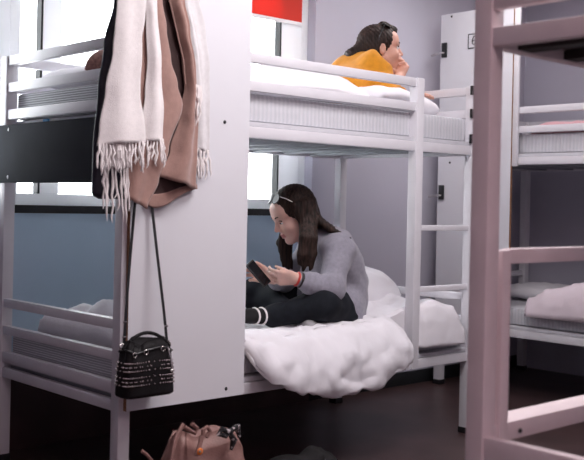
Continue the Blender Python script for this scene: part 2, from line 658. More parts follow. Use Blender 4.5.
def bunk(label, loc, rot, metal, dark_end=True, batten=False, bolts=((.43, 1.399), (.465, .391))):
    root = thing('bunk_bed', label, 'bunk bed', loc, rot, BUNKS)

    def post(x, y, z0, z1, nm='corner_post', foot=True):
        o = MB().box(x, x + PS, y, y + PS, z0 + (.02 if foot else 0), z1, .006).build(nm, metal, root)
        if foot:
            MB().box(x - .002, x + PS + .002, y - .002, y + PS + .002, 0, .03, .004).build('foot', M_BLACK, o)
        return o
    for x in (0, BL - PS):
        for y in (0, BW - PS):
            post(x, y, 0, 1.685)
    post(1.567, 0, .352, 1.685, 'ladder_post', False)
    for (x, s) in ((.006, 1), (BL - .036, 1)):
        for z0, z1 in UPR + [(1.35, 1.395)] + LOR:
            MB().box(x, x + .03, PS - .002, BW - PS + .002, z0, z1, .005).build('end_rail', metal, root)
    for z0, z1 in UPR[:2]:
        MB().box(PS - .002, 1.569, .008, .04, z0, z1, .005).build('guard_rail', metal, root)
        MB().box(PS - .002, BL - PS + .002, BW - .04, BW - .008, z0, z1, .005).build('guard_rail', metal, root)
    for z0, z1 in ((1.35, 1.395), (.352, .396)):
        for y in (.006, BW - .04):
            MB().box(PS - .002, BL - PS + .002, y, y + .034, z0, z1, .005).build('side_rail', metal, root)
    for z in (.998, .713):
        MB().box(1.615, BL - PS + .002, .012, .04, z - .013, z + .013, .006).build('ladder_rung', metal, root)
    for z in (1.35, .352):
        b = MB()
        for k in range(9):
            x = .15 + k * .2
            b.box(x, x + .05, .038, BW - .038, z + .004, z + .032, .004)
        b.box(.05, BL - .05, .042, BW - .042, z + .034, z + .044)
        b.build('slatted_base', M_SLAT, root)
        MB().box(.045, BL - .045, .014, BW - .014, z + .046, z + .064, .003).build('mattress_support', M_MAT_TOP, root)
    for z in (1.665, 1.553, 1.43):
        MB().box(BL - PS - .014, BL - PS + .001, -.003, .012, z - .022, z + .022, .002).build('joint_clip', M_BLACK, root)
    p = MB().box(.02, .552, -.02, -.001, .36, 2.28).build('privacy_panel', [M_BOARD, M_EDGE], root, smooth=False)
    for f in p.data.polygons:
        f.material_index = 1 if abs(f.normal.y) < .5 else 0
    for x, z in bolts:
        MB().ball((x, -.02, z), (.007, .004, .007)).build('bolt', M_BLACK, p)
    if batten:
        MB().box(.553, .588, -.012, .006, 1.34, 2.28, .003).build('panel_batten', metal, root)
    if dark_end:
        d = MB().box(-.014, -.001, -.004, BW + .06, 1.157, 1.395, .002).build('end_panel', M_DARKPANEL, root)
        for z in (1.375, 1.18):
            MB().ball((-.014, BW - .105, z), (.003, .006, .008)).build('bolt', M_BOLT, d)
    return root


def mattress(label, loc, rot, z0, z1, tagged=False):
    o = MB().box(.05, BL - .05, .045, BW - .045, z0, z1, .018).build('mattress', [M_MAT_TOP, M_MAT_SIDE, M_MAT_END])
    for f in o.data.polygons:
        n = f.normal
        f.material_index = 0 if abs(n.z) > .6 else (1 if abs(n.y) > abs(n.x) else 2)
    o.location = loc
    o.rotation_euler = (0, 0, rot)
    tag(o, label, 'mattress', 'mattresses on the bunks')
    if tagged:
        MB().box(.036, .044, .605, .645, z0 - .022, z0 - .006).build('care_label', M_BLUE, o)
    return o


B1 = (0, 0, 0)
bunk('white metal bunk bed with coats on its panel and both women on it', B1, 0, M_METAL)
m1 = mattress('grey upper mattress under the woman in mustard', B1, 0, 1.418, 1.530, True)
m2 = mattress('grey ribbed lower mattress under the seated woman', B1, 0, .420, .530)
B2 = (2.92, 0.97, 0)
r2 = bunk('bunk bed at the far end wall with numbered white panel', B2, -math.pi / 2, M_METAL, False, True, ((.10, 2.262), (.11, 1.368)))
m3 = mattress('upper mattress of the far end bunk beyond the near frame', B2, -math.pi / 2, 1.418, 1.528)
m4 = mattress('lower mattress of the far end bunk under a shade-tinted duvet', B2, -math.pi / 2, .420, .520)
pan = [c for c in r2.children if c.name.startswith('privacy_panel')][0]


def digit(mb, pts, x, z, s):
    mb.tube([(x + px * s, -.0235, z + pz * s) for px, pz in pts], .0028, 6)


def latch(z):
    o = MB().box(.035, .072, -.032, -.020, z - .045, z + .045, .004).build('latch', M_BLACK, pan)
    MB().tube([(.055, -.034, z - .018), (.055, -.046, z - .018), (.01, -.046, z - .022), (-.03, -.046, z - .03)], .007, 8).build('lever', M_SILVER, o)


latch(2.06)
latch(1.185)


def plate(x, z, num):
    o = MB().box(x - .045, x + .045, -.0225, -.0201, z - .045, z + .045).build('number_plate', M_BOARD, pan, smooth=False)
    b = MB()
    for a in (-.042, .042):
        b.tube([(x + a, -.0235, z - .042), (x + a, -.0235, z + .042)], .003, 6)
        b.tube([(x - .042, -.0235, z + a), (x + .042, -.0235, z + a)], .003, 6)
    if num == 6:
        digit(b, [(.4, .8), (-.1, .75), (-.42, .2), (-.42, -.4), (0, -.75), (.4, -.45), (.35, -.02), (0, .12), (-.4, -.1)], x, z, .033)
    else:
        digit(b, [(.4, .8), (-.35, .8), (-.38, .12), (.05, .2), (.42, -.15), (.35, -.6), (0, -.78), (-.42, -.6)], x, z, .033)
    b.build('number', M_BLACK, o)


plate(.275, 2.095, 6)
plate(.27, 1.215, 5)

# the near bunk frame, right of the camera
FX, FY = -.029, -1.565          # outer corner of its aisle-side post
fr = thing('bunk_bed', 'empty metal bunk frame with pink light in its colour nearest the camera at right', 'bunk bed', (FX, FY, 0), 0, BUNKS)
FD = -0.94
for x in (0, 1.93):
    for y in (-.0, FD):
        o = MB().box(x, x + PS, y, y + PS, .02, 1.80, .006).build('corner_post', M_METAL_F, fr)
        MB().box(x - .002, x + PS + .002, y - .002, y + PS + .002, 0, .03, .004).build('foot', M_BLACK, o)
for x in (.004, 1.946):
    for z0, z1 in ((1.471, 1.515), (1.557, 1.60), (1.68, 1.72), (.50, .570)):
        MB().box(x, x + .03, FD + PS - .002, .002, z0, z1, .005).build('end_rail', M_METAL_F, fr)
for y in (.010, FD + .006):
    MB().box(PS - .002, 1.932, y, y + .034, 1.474, 1.518, .005).build('side_rail', M_METAL_F, fr)
    MB().box(PS - .002, 1.932, y - .006, y + .075 if y > 0 else y + .034, .545, .590, .005).build('side_rail', M_METAL_F, fr)
    MB().box(PS - .002, 1.932, y, y + .03, 1.68, 1.72, .005).build('guard_rail', M_METAL_F, fr)
MB().box(.062, .096, -.003, .035, 0, 1.0, .004).build('guard_post', M_METAL_F, fr)
MB().box(.096, 1.932, .0, .028, .967, 1.003, .004).build('guard_rail', M_METAL_F, fr)
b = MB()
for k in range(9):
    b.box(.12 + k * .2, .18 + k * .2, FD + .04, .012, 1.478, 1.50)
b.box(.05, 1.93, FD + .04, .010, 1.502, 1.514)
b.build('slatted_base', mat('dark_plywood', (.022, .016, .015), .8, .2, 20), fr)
MB().ball((.15, -.001, .565), (.006, .004, .006)).build('bolt', M_BLACK, fr)


# ------------------------------------------------------------------ bedding
def pillow(label, c, size, rz=0, tilt=(0, 0), m=M_SHEET, group=None, seed=0, cat='pillow', wr=.012, name='pillow'):
    """soft cushion: two puffed faces meeting in a seam"""
    sx, sy, sz = size
    N = 26
    vs, fs = [], []
    def pt(i, j, s):
        u, v = i / N * 2 - 1, j / N * 2 - 1
        e = max(0, (1 - abs(u) ** 3.2)) ** .5 * max(0, (1 - abs(v) ** 3.2)) ** .5
        pin = 1 - .10 * (u * u * v * v) 
        x, y = u * sx / 2 * (1 - .07 * (1 - v * v) * abs(u) ** 4 * -1) * pin, v * sy / 2 * pin
        zz = s * sz / 2 * e
        k = wr * e
        zz += k * (ridge(x + seed, y, s * 3, 7) * .6 + nz(x, y + seed, s, 14))
        return (x, y, zz)
    top = {}
    for s in (1, -1):
        for j in range(N + 1):
            for i in range(N + 1):
                if s == -1 and (i in (0, N) or j in (0, N)):
                    top[(i, j, -1)] = top[(i, j, 1)]
                    continue
                top[(i, j, s)] = len(vs)
                vs.append(pt(i, j, s))
        for j in range(N):
            for i in range(N):
                q = [top[(i, j, s)], top[(i + 1, j, s)], top[(i + 1, j + 1, s)], top[(i, j + 1, s)]]
                fs.append(q if s == 1 else q[::-1])
    me = bpy.data.meshes.new(name)
    me.from_pydata(vs, [], fs)
    me.materials.append(m)
    for p in me.polygons:
        p.use_smooth = True
    o = bpy.data.objects.new(name, me)
    C.objects.link(o)
    o.location = c
    o.rotation_euler = (tilt[0], tilt[1], rz)
    return tag(o, label, cat, group)


def folds(x, y, z, s, amp):
    return amp * (.55 * ridge(x * .6 + s, y * 1.2, z, 5.5) + .35 * ridge(x + s, y * 1.6, z * 1.3, 11) + .25 * nz(x, y + s, z, 22))


# lower duvet: on the mattress, over the front rail and down
def low_duvet(u, v):
    x = .40 + u * 1.05
    zb = lerp([(.40, .50), (.53, .455), (.66, .40), (.80, .350), (1.0, .318), (1.22, .325), (1.36, .375), (1.50, .47)], x)
    zt = .546 + .014 * math.sin(x * 5 + 1)
    d = v * (.62 + .16)
    yb = .60
    if d < .57:
        y, z = yb - d, zt + .008 * math.sin(d * 14)
    else:
        k = (d - .57) / .21
        ang = min(k * 1.25, 1) * math.pi / 2
        y = .03 - .085 * math.sin(ang) - .02 * math.sin(max(0, k - .3) * 3.4)
        z = zt - (1 - math.cos(ang)) * .075 - max(0, k - .35) / .65 * (zt - .075 - zb)
        if x < .64:
            q = min(1, (.64 - x) / .06)
            y += (.085 - y) * q
            z += (max(z, .545) - z) * q
    f = folds(x, y, z, 3.0, .031)
    if z > zt - .05:
        z += f
    else:
        y -= f * 1.1
    # pinch the two free ends
    e = min(1, (1 - u) / .06)
    z -= (1 - e) * .02
    return (x, y, max(z, .300))


o = sheet('duvet', low_duvet, 110, 84, M_SHEET, thick=.022, offset=-1)
tag(o, 'white duvet under the seated woman, spilling over the lower bunk rail', 'duvet', 'duvets')


def far_bunch(u, v):
    x = 1.465 + u * .465
    zt = lerp([(0, .575), (.3, .61), (.6, .635), (.85, .60), (1, .52)], u)
    d = v * .62
    if d < .40:
        y, z = .42 - d, zt + .01 * math.sin(d * 20)
    else:
        k = (d - .40) / .22
        ang = k * math.pi / 2
        y = .02 - .03 * math.sin(ang)
        z = zt - (1 - math.cos(ang)) * (zt - .445)
    f = folds(x, y, z, 9.0, .024)
    z += f * max(.2, 1 - v * .8)
    y -= .3 * abs(f) if v > .6 else 0
    return (x, max(y, -.02 if x > 1.632 else .062), max(z, .545 if y > .045 else .432))


o = sheet('duvet', far_bunch, 40, 50, M_SHEET, thick=.012, offset=-1)
tag(o, 'bunched white duvet behind the ladder rungs at the lower bunk end', 'duvet', 'duvets')
pillow('white pillow behind the seated woman at the back of the lower bunk', (1.62, .55, .655), (.50, .54, .27), .1, (.0, .0), seed=3, group='pillows')

# crumpled duvet seen through the lower end rails
def end_duvet(u, v):
    x = .09 + v * .44
    y = .10 + u * .64
    h = lerp([(0, .12), (.3, .135), (.55, .10), (.8, .075), (1, .05)], u) + .05 * nz(x * 2, y * 2, 4, 3.0) + .014 * math.sin(y * 17 + x * 6)
    e = min(1, u / .10, (1 - u) / .14, v / .16, (1 - v) / .1)
    e = math.sqrt(max(0, 1 - (1 - e) ** 2))
    return (x, y, .545 + e * max(.04, h) + folds(x, y, 0, 5, .034) * e)


o = sheet('duvet', end_duvet, 60, 46, M_SHEET, thick=.012, offset=-1)
tag(o, 'crumpled white duvet seen between the lower end rails at left', 'duvet', 'duvets')

# upper duvet over the lying woman's legs
def up_duvet(u, v):
    x = .42 + u * 1.05
    y = .07 + v * .78
    body = math.exp(-((y - .46) / .26) ** 4) * lerp([(.4, .08), (.8, .12), (1.2, .135), (1.5, .125)], x)
    e = min(1, u / .05, (1 - u) / .05, v / .06, (1 - v) / .06)
    e = math.sqrt(max(0, 1 - (1 - e) ** 2))
    return (x, y, 1.536 + e * (.035 + body + .01 * math.sin(x * 7)) + folds(x, y, 1, 2, .014) * e)


o = sheet('duvet', up_duvet, 80, 60, M_SHEET, thick=.008, offset=-1)
tag(o, 'white duvet over the legs of the woman in mustard', 'duvet', 'duvets')
pillow('white pillow under the arms of the woman in mustard', (1.68, .42, 1.585), (.52, .62, .15), .1, (0, .05), seed=8, wr=.016, group='pillows')
pillow('white pillow lying on the upper bunk beside the window at left', (.28, .66, 1.585), (.34, .40, .10), .1, seed=11, group='pillows')
pillow('brown waffle knit cushion beside the coats on the upper bunk', (.20, .335, 1.62), (.22, .24, .14), .5, (0, -.25), m=M_BROWNKNIT, cat='cushion', seed=13, wr=.006, name='cushion')


# far bunk bedding
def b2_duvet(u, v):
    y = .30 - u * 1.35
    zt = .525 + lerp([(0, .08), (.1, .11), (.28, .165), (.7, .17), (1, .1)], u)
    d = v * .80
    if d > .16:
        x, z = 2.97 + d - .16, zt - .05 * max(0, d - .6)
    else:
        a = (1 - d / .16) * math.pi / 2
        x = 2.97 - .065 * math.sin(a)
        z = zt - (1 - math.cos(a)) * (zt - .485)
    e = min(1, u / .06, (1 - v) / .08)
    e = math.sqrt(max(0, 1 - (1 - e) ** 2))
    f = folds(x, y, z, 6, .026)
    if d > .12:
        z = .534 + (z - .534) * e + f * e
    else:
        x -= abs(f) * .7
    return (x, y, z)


o = sheet('duvet', b2_duvet, 70, 44, mat('shade_tinted_linen', (.70, .61, .66), .85, .03, 6, .15, 60), thick=.012, offset=-1)  # bed linen made darker and pinker, the shade put into its colour
tag(o, 'duvet with pinkish shade in its colour on the lower bunk at far right', 'duvet', 'duvets')
pillow('dim grey pillow on the lower bunk at far right', (3.50, .55, .572), (.50, .40, .10), 1.57, seed=17, group='pillows')
def b2_sheet(u, v):
    y = .34 - u * 1.2
    x = 2.975 + v * .8
    e = math.sqrt(max(0, 1 - (1 - min(1, u / .1, v / .1, (1 - v) / .1, (1 - u) / .1)) ** 2))
    return (x, y, 1.534 + e * .055 + folds(x, y, 3, 1, .016) * e)


o = sheet('blanket', b2_sheet, 50, 36, M_PINKSHEET, thick=.01, offset=-1)
tag(o, 'pink blanket on the upper bunk at far right', 'blanket')

# ------------------------------------------------------------------ people
def basis(fh, pitch, roll=0.0):
    """head frame from a horizontal forward direction: (left, forward, up), pitched down"""
    fh = fh.normalized()
    lf = UP.cross(fh)
    f = fh * math.cos(pitch) - UP * math.sin(pitch)
    u = fh * math.sin(pitch) + UP * math.cos(pitch)
    if roll:
        lf, u = lf * math.cos(roll) + u * math.sin(roll), u * math.cos(roll) - lf * math.sin(roll)
    return lf, f, u


def head(S, o, B, neck_to, s=1.0, lids=False):
    """o: between the ears at eye height. local axes: x left, y forward, z up"""
    lf, f, u = B
    R = [tuple(lf), tuple(f), tuple(u)]
    P = lambda x, y, z: tuple(o + (lf * x + f * y + u * z) * s)
    E = lambda c, r, k=.02, sub=False: S.ell(P(*c), [q * s for q in r], R, k, sub)
    K = lambda a, b, ra, rb, k=.012, sub=False: S.cone(P(*a), P(*b), ra * s, rb * s, k, sub)
    S.cone(tuple(neck_to), P(0, -.022, -.055), .052 * s, .050 * s, .03)
    E((0, -.014, .030), (.074, .094, .083))
    E((0, .036, -.038), (.059, .058, .076), .03)
    for q in (1, -1):
        K((q * .052, .004, -.055), (q * .016, .066, -.098), .021, .015, .022)
        E((q * .038, .056, -.034), (.024, .026, .024), .02)
        K((q * .048, .062, .020), (q * .014, .082, .017), .009, .009, .014)
    E((0, .070, -.100), (.021, .019, .016), .018)
    E((0, .058, .045), (.055, .034, .040), .03)
    for q in (1, -1):
        E((q * .032, .094, .000), (.015, .012, .010), .012, True)
        if lids:
            E((q * .031, .0780, .0040), (.0150, .0105, .0090), .004)
    K((0, .084, .010), (0, .106, -.029), .0075, .0105, .010)
    for q in (1, -1):
        E((q * .0115, .093, -.036), (.0085, .011, .008), .006)
    K((-.018, .082, -.062), (0, .0925, -.0585), .0055, .0065, .005)
    K((.018, .082, -.062), (0, .0925, -.0585), .0055, .0065, .005)
    K((-.015, .082, -.068), (0, .090, -.071), .0055, .0075, .005)
    K((.015, .082, -.068), (0, .090, -.071), .0055, .0075, .005)
    for q in (1, -1):
        E((q * .076, -.006, -.010), (.009, .018, .031), .006)
        E((q * .083, -.002, -.006), (.005, .010, .018), .004, True)
    return P


def face_paint(o, B, s=1.0):
    lf, f, u = [np.array(q) for q in B]
    o = np.array(o)

    def paint(c):
        d = (c - o) / s
        x, y, z = d @ lf, d @ f, d @ u
        lips = (np.abs(x) < .021 - .35 * np.abs(z + .065)) & (z < -.0565) & (z > -.0745) & (y > .078)
        return np.where(lips, 1, 0)
    return paint


def face_bits(root, P, B, s=1.0, lids=0.0):
    lf, f, u = B
    org = root.location.copy()
    W_ = P
    P = lambda x, y, z: Vector(W_(x, y, z)) - org
    for q in (1, -1):
        c = Vector(P(q * .031, .0745, -.001))
        b = MB()
        bmesh.ops.create_uvsphere(b.bm, u_segments=14, v_segments=10, radius=.0125 * s, matrix=Matrix.Translation(c))
        e = b.build('eye', M_EYEW, root)
        d = (f - u * lids).normalized()
        b = MB()
        bmesh.ops.create_uvsphere(b.bm, u_segments=12, v_segments=8, radius=.0066 * s,
                                  matrix=Matrix.Translation(c + d * .0078 * s))
        b.build('iris', M_IRIS, e)
        b = MB()
        pts = [P(q * (.031 + .0165 * math.cos(t)), .0865 - .006 * abs(math.cos(t)), .002 + .0065 * math.sin(t)) for t in np.linspace(math.pi * .02, math.pi * .98, 9)]
        b.tube(pts, [.0015 * s] + [.0023 * s] * 7 + [.0015 * s], 6)
        b.build('eyelashes', M_IRIS, root)
        b = MB()
        pts = [P(q * x, y, z) for x, y, z in ((.013, .0935, .021), (.025, .0925, .0265), (.038, .085, .0275), (.051, .070, .021))]
        b.tube(pts, [.003 * s, .0036 * s, .003 * s, .0014 * s], 6)
        b.build('eyebrow', M_HAIR, root)


def hand(S, w, d, n, side, curl, s=1.0, spread=.10, thumb=(.55, .75, .35), tcurl=.5):
    """w wrist, d towards the fingers, n out of the palm, side towards the thumb. curl: radians per joint for 4 fingers"""
    d, n, side = d.normalized(), n.normalized(), side.normalized()
    K = .006
    w = Vector(w)
    lens = [(.042, .025, .020), (.046, .029, .021), (.042, .027, .020), (.033, .020, .018)]
    tips = []
    for i in range(4):
        off = side * ((1.5 - i) * .0185 * s)
        kn = w + d * (.088 - .006 * abs(i - 1)) * s + off - n * .002
        S.cone(tuple(w + off * .55), tuple(kn), .0145 * s, .0105 * s, .010)
        a = 0.0
        p = kn
        fd = (d + side * (1.5 - i) * spread).normalized()
        for j, L in enumerate(lens[i]):
            a += curl[i] * (0.9 if j == 0 else 1.1)
            q = p + (fd * math.cos(a) + n * math.sin(a)) * L * s
            r0 = (.0088, .0080, .0072)[j] * s
            S.cone(tuple(p), tuple(q), r0, r0 * .9, .003)
            p = q
        tips.append(p)
    b0 = w + d * .022 * s + side * .020 * s + n * .006 * s
    S.cone(tuple(w), tuple(b0), .0165 * s, .0155 * s, .010)
    t = (d * thumb[0] + side * thumb[1] + n * thumb[2]).normalized()
    m = b0 + t * .042 * s
    S.cone(tuple(b0), tuple(m), .0145 * s, .0100 * s, .006)
    t2 = (t * (1 - tcurl * .5) + d * tcurl * .6 + n * tcurl * .3).normalized()
    k = m + t2 * .030 * s
    S.cone(tuple(m), tuple(k), .0098 * s, .0088 * s, .003)
    S.cone(tuple(k), tuple(k + (t2 + n * .15).normalized() * .022 * s), .0086 * s, .0070 * s, .003)
    return tips


def wrinkle(amp, f=(38, 31, 44), ph=0.0):
    def fn(X, Y, Z):
        return amp * (np.sin(X * f[0] + 1.7 * np.sin(Z * 23 + Y * 9 + ph) + ph) * np.sin(Z * f[2] + 1.3 * np.sin(Y * 19 + X * 13)) +
                      .5 * np.sin(Y * f[1] * 1.7 + Z * 29 + 2 * np.sin(X * 17 + ph)))
    return fn


# ---- woman sitting cross-legged on the lower bunk
A = lambda px, py, dp: at(px, py, dp)
fh1 = (-RGT * math.cos(.36) - FWD * math.sin(.36))
B1h = basis(fh1, math.radians(29))
HO1 = A(293.5, 213.5, 4.46)
lf1 = UP.cross(fh1)
base1 = A(338, 322, 4.5)
w1 = thing('person', 'woman in grey sweatshirt sitting cross-legged on the lower bunk, looking at a phone', 'person',
           (base1.x, base1.y, .59), 0, None)
L1 = tuple(w1.location)
pel = A(336, 306, 4.52)
lum = A(341, 284, 4.52)
che = A(335, 262, 4.50)
uch = A(329, 247, 4.49)
nek = A(310, 237, 4.48)
lsh, lel, lwr = A(339, 249, 4.355), A(331, 290, 4.225), A(297, 279, 4.17)
rsh, rel_, rwr = A(312, 250, 4.63), A(285, 283, 4.62), A(274, 278, 4.34)
lkn, lan, lft = A(322, 305, 4.21), A(272, 316, 4.22), A(249, 316, 4.20)
rkn, ran, rft = A(257, 294, 4.62), A(298, 318, 4.32), A(310, 327, 4.17)
lhip, rhip = A(339, 310, 4.42), A(332, 309, 4.62)
lo = [min(a[i] for a in (A(236, 330, 4.1), A(236, 330, 4.8), A(375, 170, 4.1), A(375, 170, 4.8), A(236, 170, 4.1), A(375, 330, 4.8), A(375, 330, 4.1))) for i in range(3)]
hi = [max(a[i] for a in (A(236, 330, 4.1), A(236, 330, 4.8), A(375, 170, 4.1), A(375, 170, 4.8), A(236, 170, 4.1), A(375, 330, 4.8), A(375, 330, 4.1))) for i in range(3)]
lo[2] = .50
h1 = .0042


def torso(S, g, k=.05):
    S.ell(pel, (.10 + g, .10 + g, .085 + g), None, 0)
    S.cone(lhip, rhip, .095 + g, .095 + g, k)
    S.cone(pel, lum, .105 + g, .098 + g, k)
    S.cone(lum, che, .098 + g, .092 + g, k)
    S.cone(che + lf1 * .07, uch + lf1 * .075, .082 + g, .062 + g, k)
    S.cone(che - lf1 * .07, uch - lf1 * .075, .082 + g, .062 + g, k)
    S.cone(uch + lf1 * .08, lsh, .058 + g, .050 + g, k)
    S.cone(uch - lf1 * .08, rsh, .058 + g, .050 + g, k)
    S.cone(uch, nek, .07 + g, .050 + g, k)


S = Sculpt(lo, hi, h1)
torso(S, -.012)
for sh, el, wr in ((lsh, lel, lwr), (rsh, rel_, rwr)):
    S.cone(sh, el, .045, .036, .02)
    S.cone(el, wr, .037, .0235, .012)
for hp, kn, an, ft in ((lhip, lkn, lan, lft), (rhip, rkn, ran, rft)):
    S.cone(hp, kn, .078, .052, .03)
    S.cone(kn, an, .050, .034, .02)
    S.cone(an, ft, .034, .026, .012)
P1 = head(S, HO1, B1h, nek, 1.0, True)
phone_c = A(256.0, 272.5, 4.235)
# near hand: fingers wrap round the far side of the phone, thumb on top
hd = (phone_c + RGT * .020 - UP * .016 - lwr)
hand(S, lwr + hd.normalized() * .006, hd, (FWD * .8 - RGT * .1 + UP * .25), (UP * .9 - FWD * .25), (.55, .6, .65, .7), .90, .02, (.95, .35, .25), .5)
hd2 = (phone_c + FWD * .02 - UP * .012 + RGT * .015 - rwr)
hand(S, rwr, A(254, 272, 4.30) - rwr + RGT * -.03, (-FWD * .9 - RGT * .2), (UP * .95), (.55, .6, .62, .65), .94, .05, (.7, .6, .4), .5)
S.mesh('body', [M_SKIN, M_LIP], w1, L1, face_paint(HO1, B1h))
face_bits(w1, P1, B1h, 1.0, .35)

# sweatshirt
S = Sculpt(lo, hi, .0055)
torso(S, .014, .06)
for sh, el, wr in ((lsh, lel, lwr), (rsh, rel_, rwr)):
    S.cone(sh, el, .062, .055, .03)
    cuff = el + (wr - el) * .80
    S.cone(el, cuff, .054, .037, .025)
    S.cone(el + (wr - el) * .60, el + (wr - el) * .64, .050, .044, .012)
    S.cone(el + (wr - el) * .74, el + (wr - el) * .80, .043, .034, .010)
# shirt hem hanging over the hips, slack belly
S.cone(A(346, 306, 4.42), A(348, 320, 4.40), .065, .05, .05)
S.cone(A(346, 306, 4.62), A(348, 316, 4.62), .065, .05, .05)
S.cone(A(318, 278, 4.50), A(314, 296, 4.50), .085, .075, .05)
S.half(HO1 * .5 + nek * .5 + B1h[1] * .02 - UP * .010, tuple((B1h[2] * .6 + UP * .5).normalized()), .006)
S.cone(nek - (HO1 - nek) * .1, HO1, .060, .056, .008, True)
S.ripple(wrinkle(.0032))
S.mesh('sweatshirt', M_GREYKNIT, w1, L1)

# jeans
S = Sculpt(lo, hi, .0055)
for hp, kn, an in ((lhip, lkn, lan), (rhip, rkn, ran)):
    S.cone(hp - UP * .01, kn, .098, .076, .03)
    S.cone(kn, an, .072, .043, .025)
    S.cone(an + (kn - an) * .1, an, .046, .044, .01)
S.cone(lhip, rhip, .098, .098, .04)
S.ripple(wrinkle(.0026, (33, 29, 36), 2.0))
S.mesh('jeans', M_LEGGING, w1, L1)

# socks / shoe
S = Sculpt(lo, hi, .005)
S.cone(ran, rft, .040, .030, .01)
S.cone(rft, rft + RGT * .028 - UP * .006, .029, .024, .01)
S.mesh('sock', M_SOCK, w1, L1)
S = Sculpt(lo, hi, .005)
ax = (lft - lan).normalized()
S.cone(lan, lft, .036, .032, .01)
S.cone(lft, lft + ax * .05, .031, .026, .01)
sho = S.mesh('shoe', M_CLOTHDARK, w1, L1)
b = MB()
for k in range(3):
    c = lan.lerp(lft, .15 + k * .30)
    a1 = ax.cross(UP).normalized()
    a2 = ax.cross(a1).normalized()
    r = .036 - k * .0012
    b.tube([Vector(c) + ax * (.028 * math.cos(t)) * .6 + (a1 * math.cos(t) + a2 * math.sin(t)) * r - Vector(L1) for t in np.linspace(0, 2 * math.pi, 17)[:-1]], .0045, 6, closed=True)
b.build('stripe', M_CREAM, sho)


def hair_cap(S, o, B, top=(.084, .104, .092), face=True, lift=.006):
    lf, f, u = B
    R = [tuple(lf), tuple(f), tuple(u)]
    S.ell(tuple(o + u * (.030 + lift) - f * .018), top, R, 0)
    S.ell(tuple(o - u * .02 - f * .045), (.080, .070, .085), R, .03)


# long hair, parted, falling in front of both shoulders and down the back
S = Sculpt([lo[0], lo[1], .78], [hi[0], hi[1], hi[2]], .0042)
hair_cap(S, HO1, B1h)
Rh = [tuple(q) for q in B1h]
# clear the face
S.ell(tuple(HO1 + B1h[1] * .080 - B1h[2] * .035), (.070, .086, .098), Rh, .012, True)
S.cone(P1(0, .10, .05), P1(0, .11, -.1), .045, .06, .01, True)
rng = random.Random(4)


def lock(pts, r, k=.012):
    n = len(pts)
    S.chain([tuple(p) for p in pts], r, k)


for j in range(7):           # near curtain, over the left ear and down in front of the shoulder
    t = j / 6
    a = P1(.078 + .006 * math.sin(j * 2), .012 - .07 * t, .045 - .02 * t)
    bb = Vector(P1(.087, .008 - .060 * t, -.035))
    c = A(303 + 11 * t, 238 + rng.uniform(-1, 1), 4.33 + .02 * t)
    d = A(300 + 14 * t, 255 + rng.uniform(-2, 2), 4.33 + .02 * t)
    e = A(299 + 12 * t + rng.uniform(-2, 2), 267 + rng.uniform(-4, 4), 4.345)
    lock([a, bb, c, d, e], [.018, .016, .015, .013, .005])
for j in range(5):           # far curtain, seen under the chin
    t = j / 4
    a = P1(-.074, .02 - .05 * t, .03)
    bb = Vector(P1(-.084, .036 - .05 * t, -.05))
    c = A(280 + 9 * t, 243, 4.56)
    e = A(283 + 8 * t + rng.uniform(-1, 1), 268 + rng.uniform(-3, 3), 4.55)
    lock([a, bb, c, e], [.018, .018, .015, .005])
for j in range(6):           # over the back and shoulder
    t = j / 5
    a = P1(.05 - .10 * t, -.085, .03)
    bb = A(314 + 3 * t, 217 + 2 * t, 4.40 + .12 * t)
    c = A(330 + 2 * t, 229, 4.36 + .14 * t)
    e = A(349 + rng.uniform(-3, 2), 238 + 1.5 * j % 3, 4.34 + .10 * t)
    lock([a, bb, c, e], [.022, .021, .015, .004])
S.ripple(lambda X, Y, Z: .0012 * np.sin((X * .68 - Y * .73) * 420 + 3 * np.sin(Z * 18)))
S.mesh('hair', M_HAIR, w1, L1)

# wrist band and watch of the near hand
wd = (lwr - lel).normalized()
wa = wd.cross(UP).normalized()
wb = wd.cross(wa).normalized()
def ring(c, r, tr, n=18):
    return MB().tube([c + (wa * math.cos(t) + wb * math.sin(t)) * r - Vector(L1) for t in np.linspace(0, 2 * math.pi, n + 1)[:-1]], tr, 7, closed=True)
ring(lwr + wd * .000, .0275, .0050).build('bracelet', M_BRACE, w1)
wt = ring(lwr - wd * .017, .0295, .0060).build('wristwatch', M_BLACK, w1)

# phone
ph = thing('phone', 'black mobile phone held in both hands of the seated woman', 'phone', tuple(phone_c + RGT * .010 - UP * .004))
pn = (RGT * .62 + UP * .55 - FWD * .56).normalized()     # screen faces her
pl = (-RGT * .62 + UP * .72)
pl = (pl - pn * pl.dot(pn)).normalized()
ps = pl.cross(pn)
ph.rotation_euler = Matrix((ps, pl, pn)).transposed().to_euler()
MB().box(-.031, .031, -.062, .062, -.0045, .0035, .0035).build('case', M_BLACK, ph)
MB().box(-.028, .028, -.055, .055, .0034, .0042).build('screen', M_SCREEN, ph)
MB().ball((.018, .047, -.0048), (.006, .006, .0015)).build('camera_lens', M_SILVER, ph)


M_LENS = mat('smoked_lens', (0.012, 0.012, 0.016), 0.45)


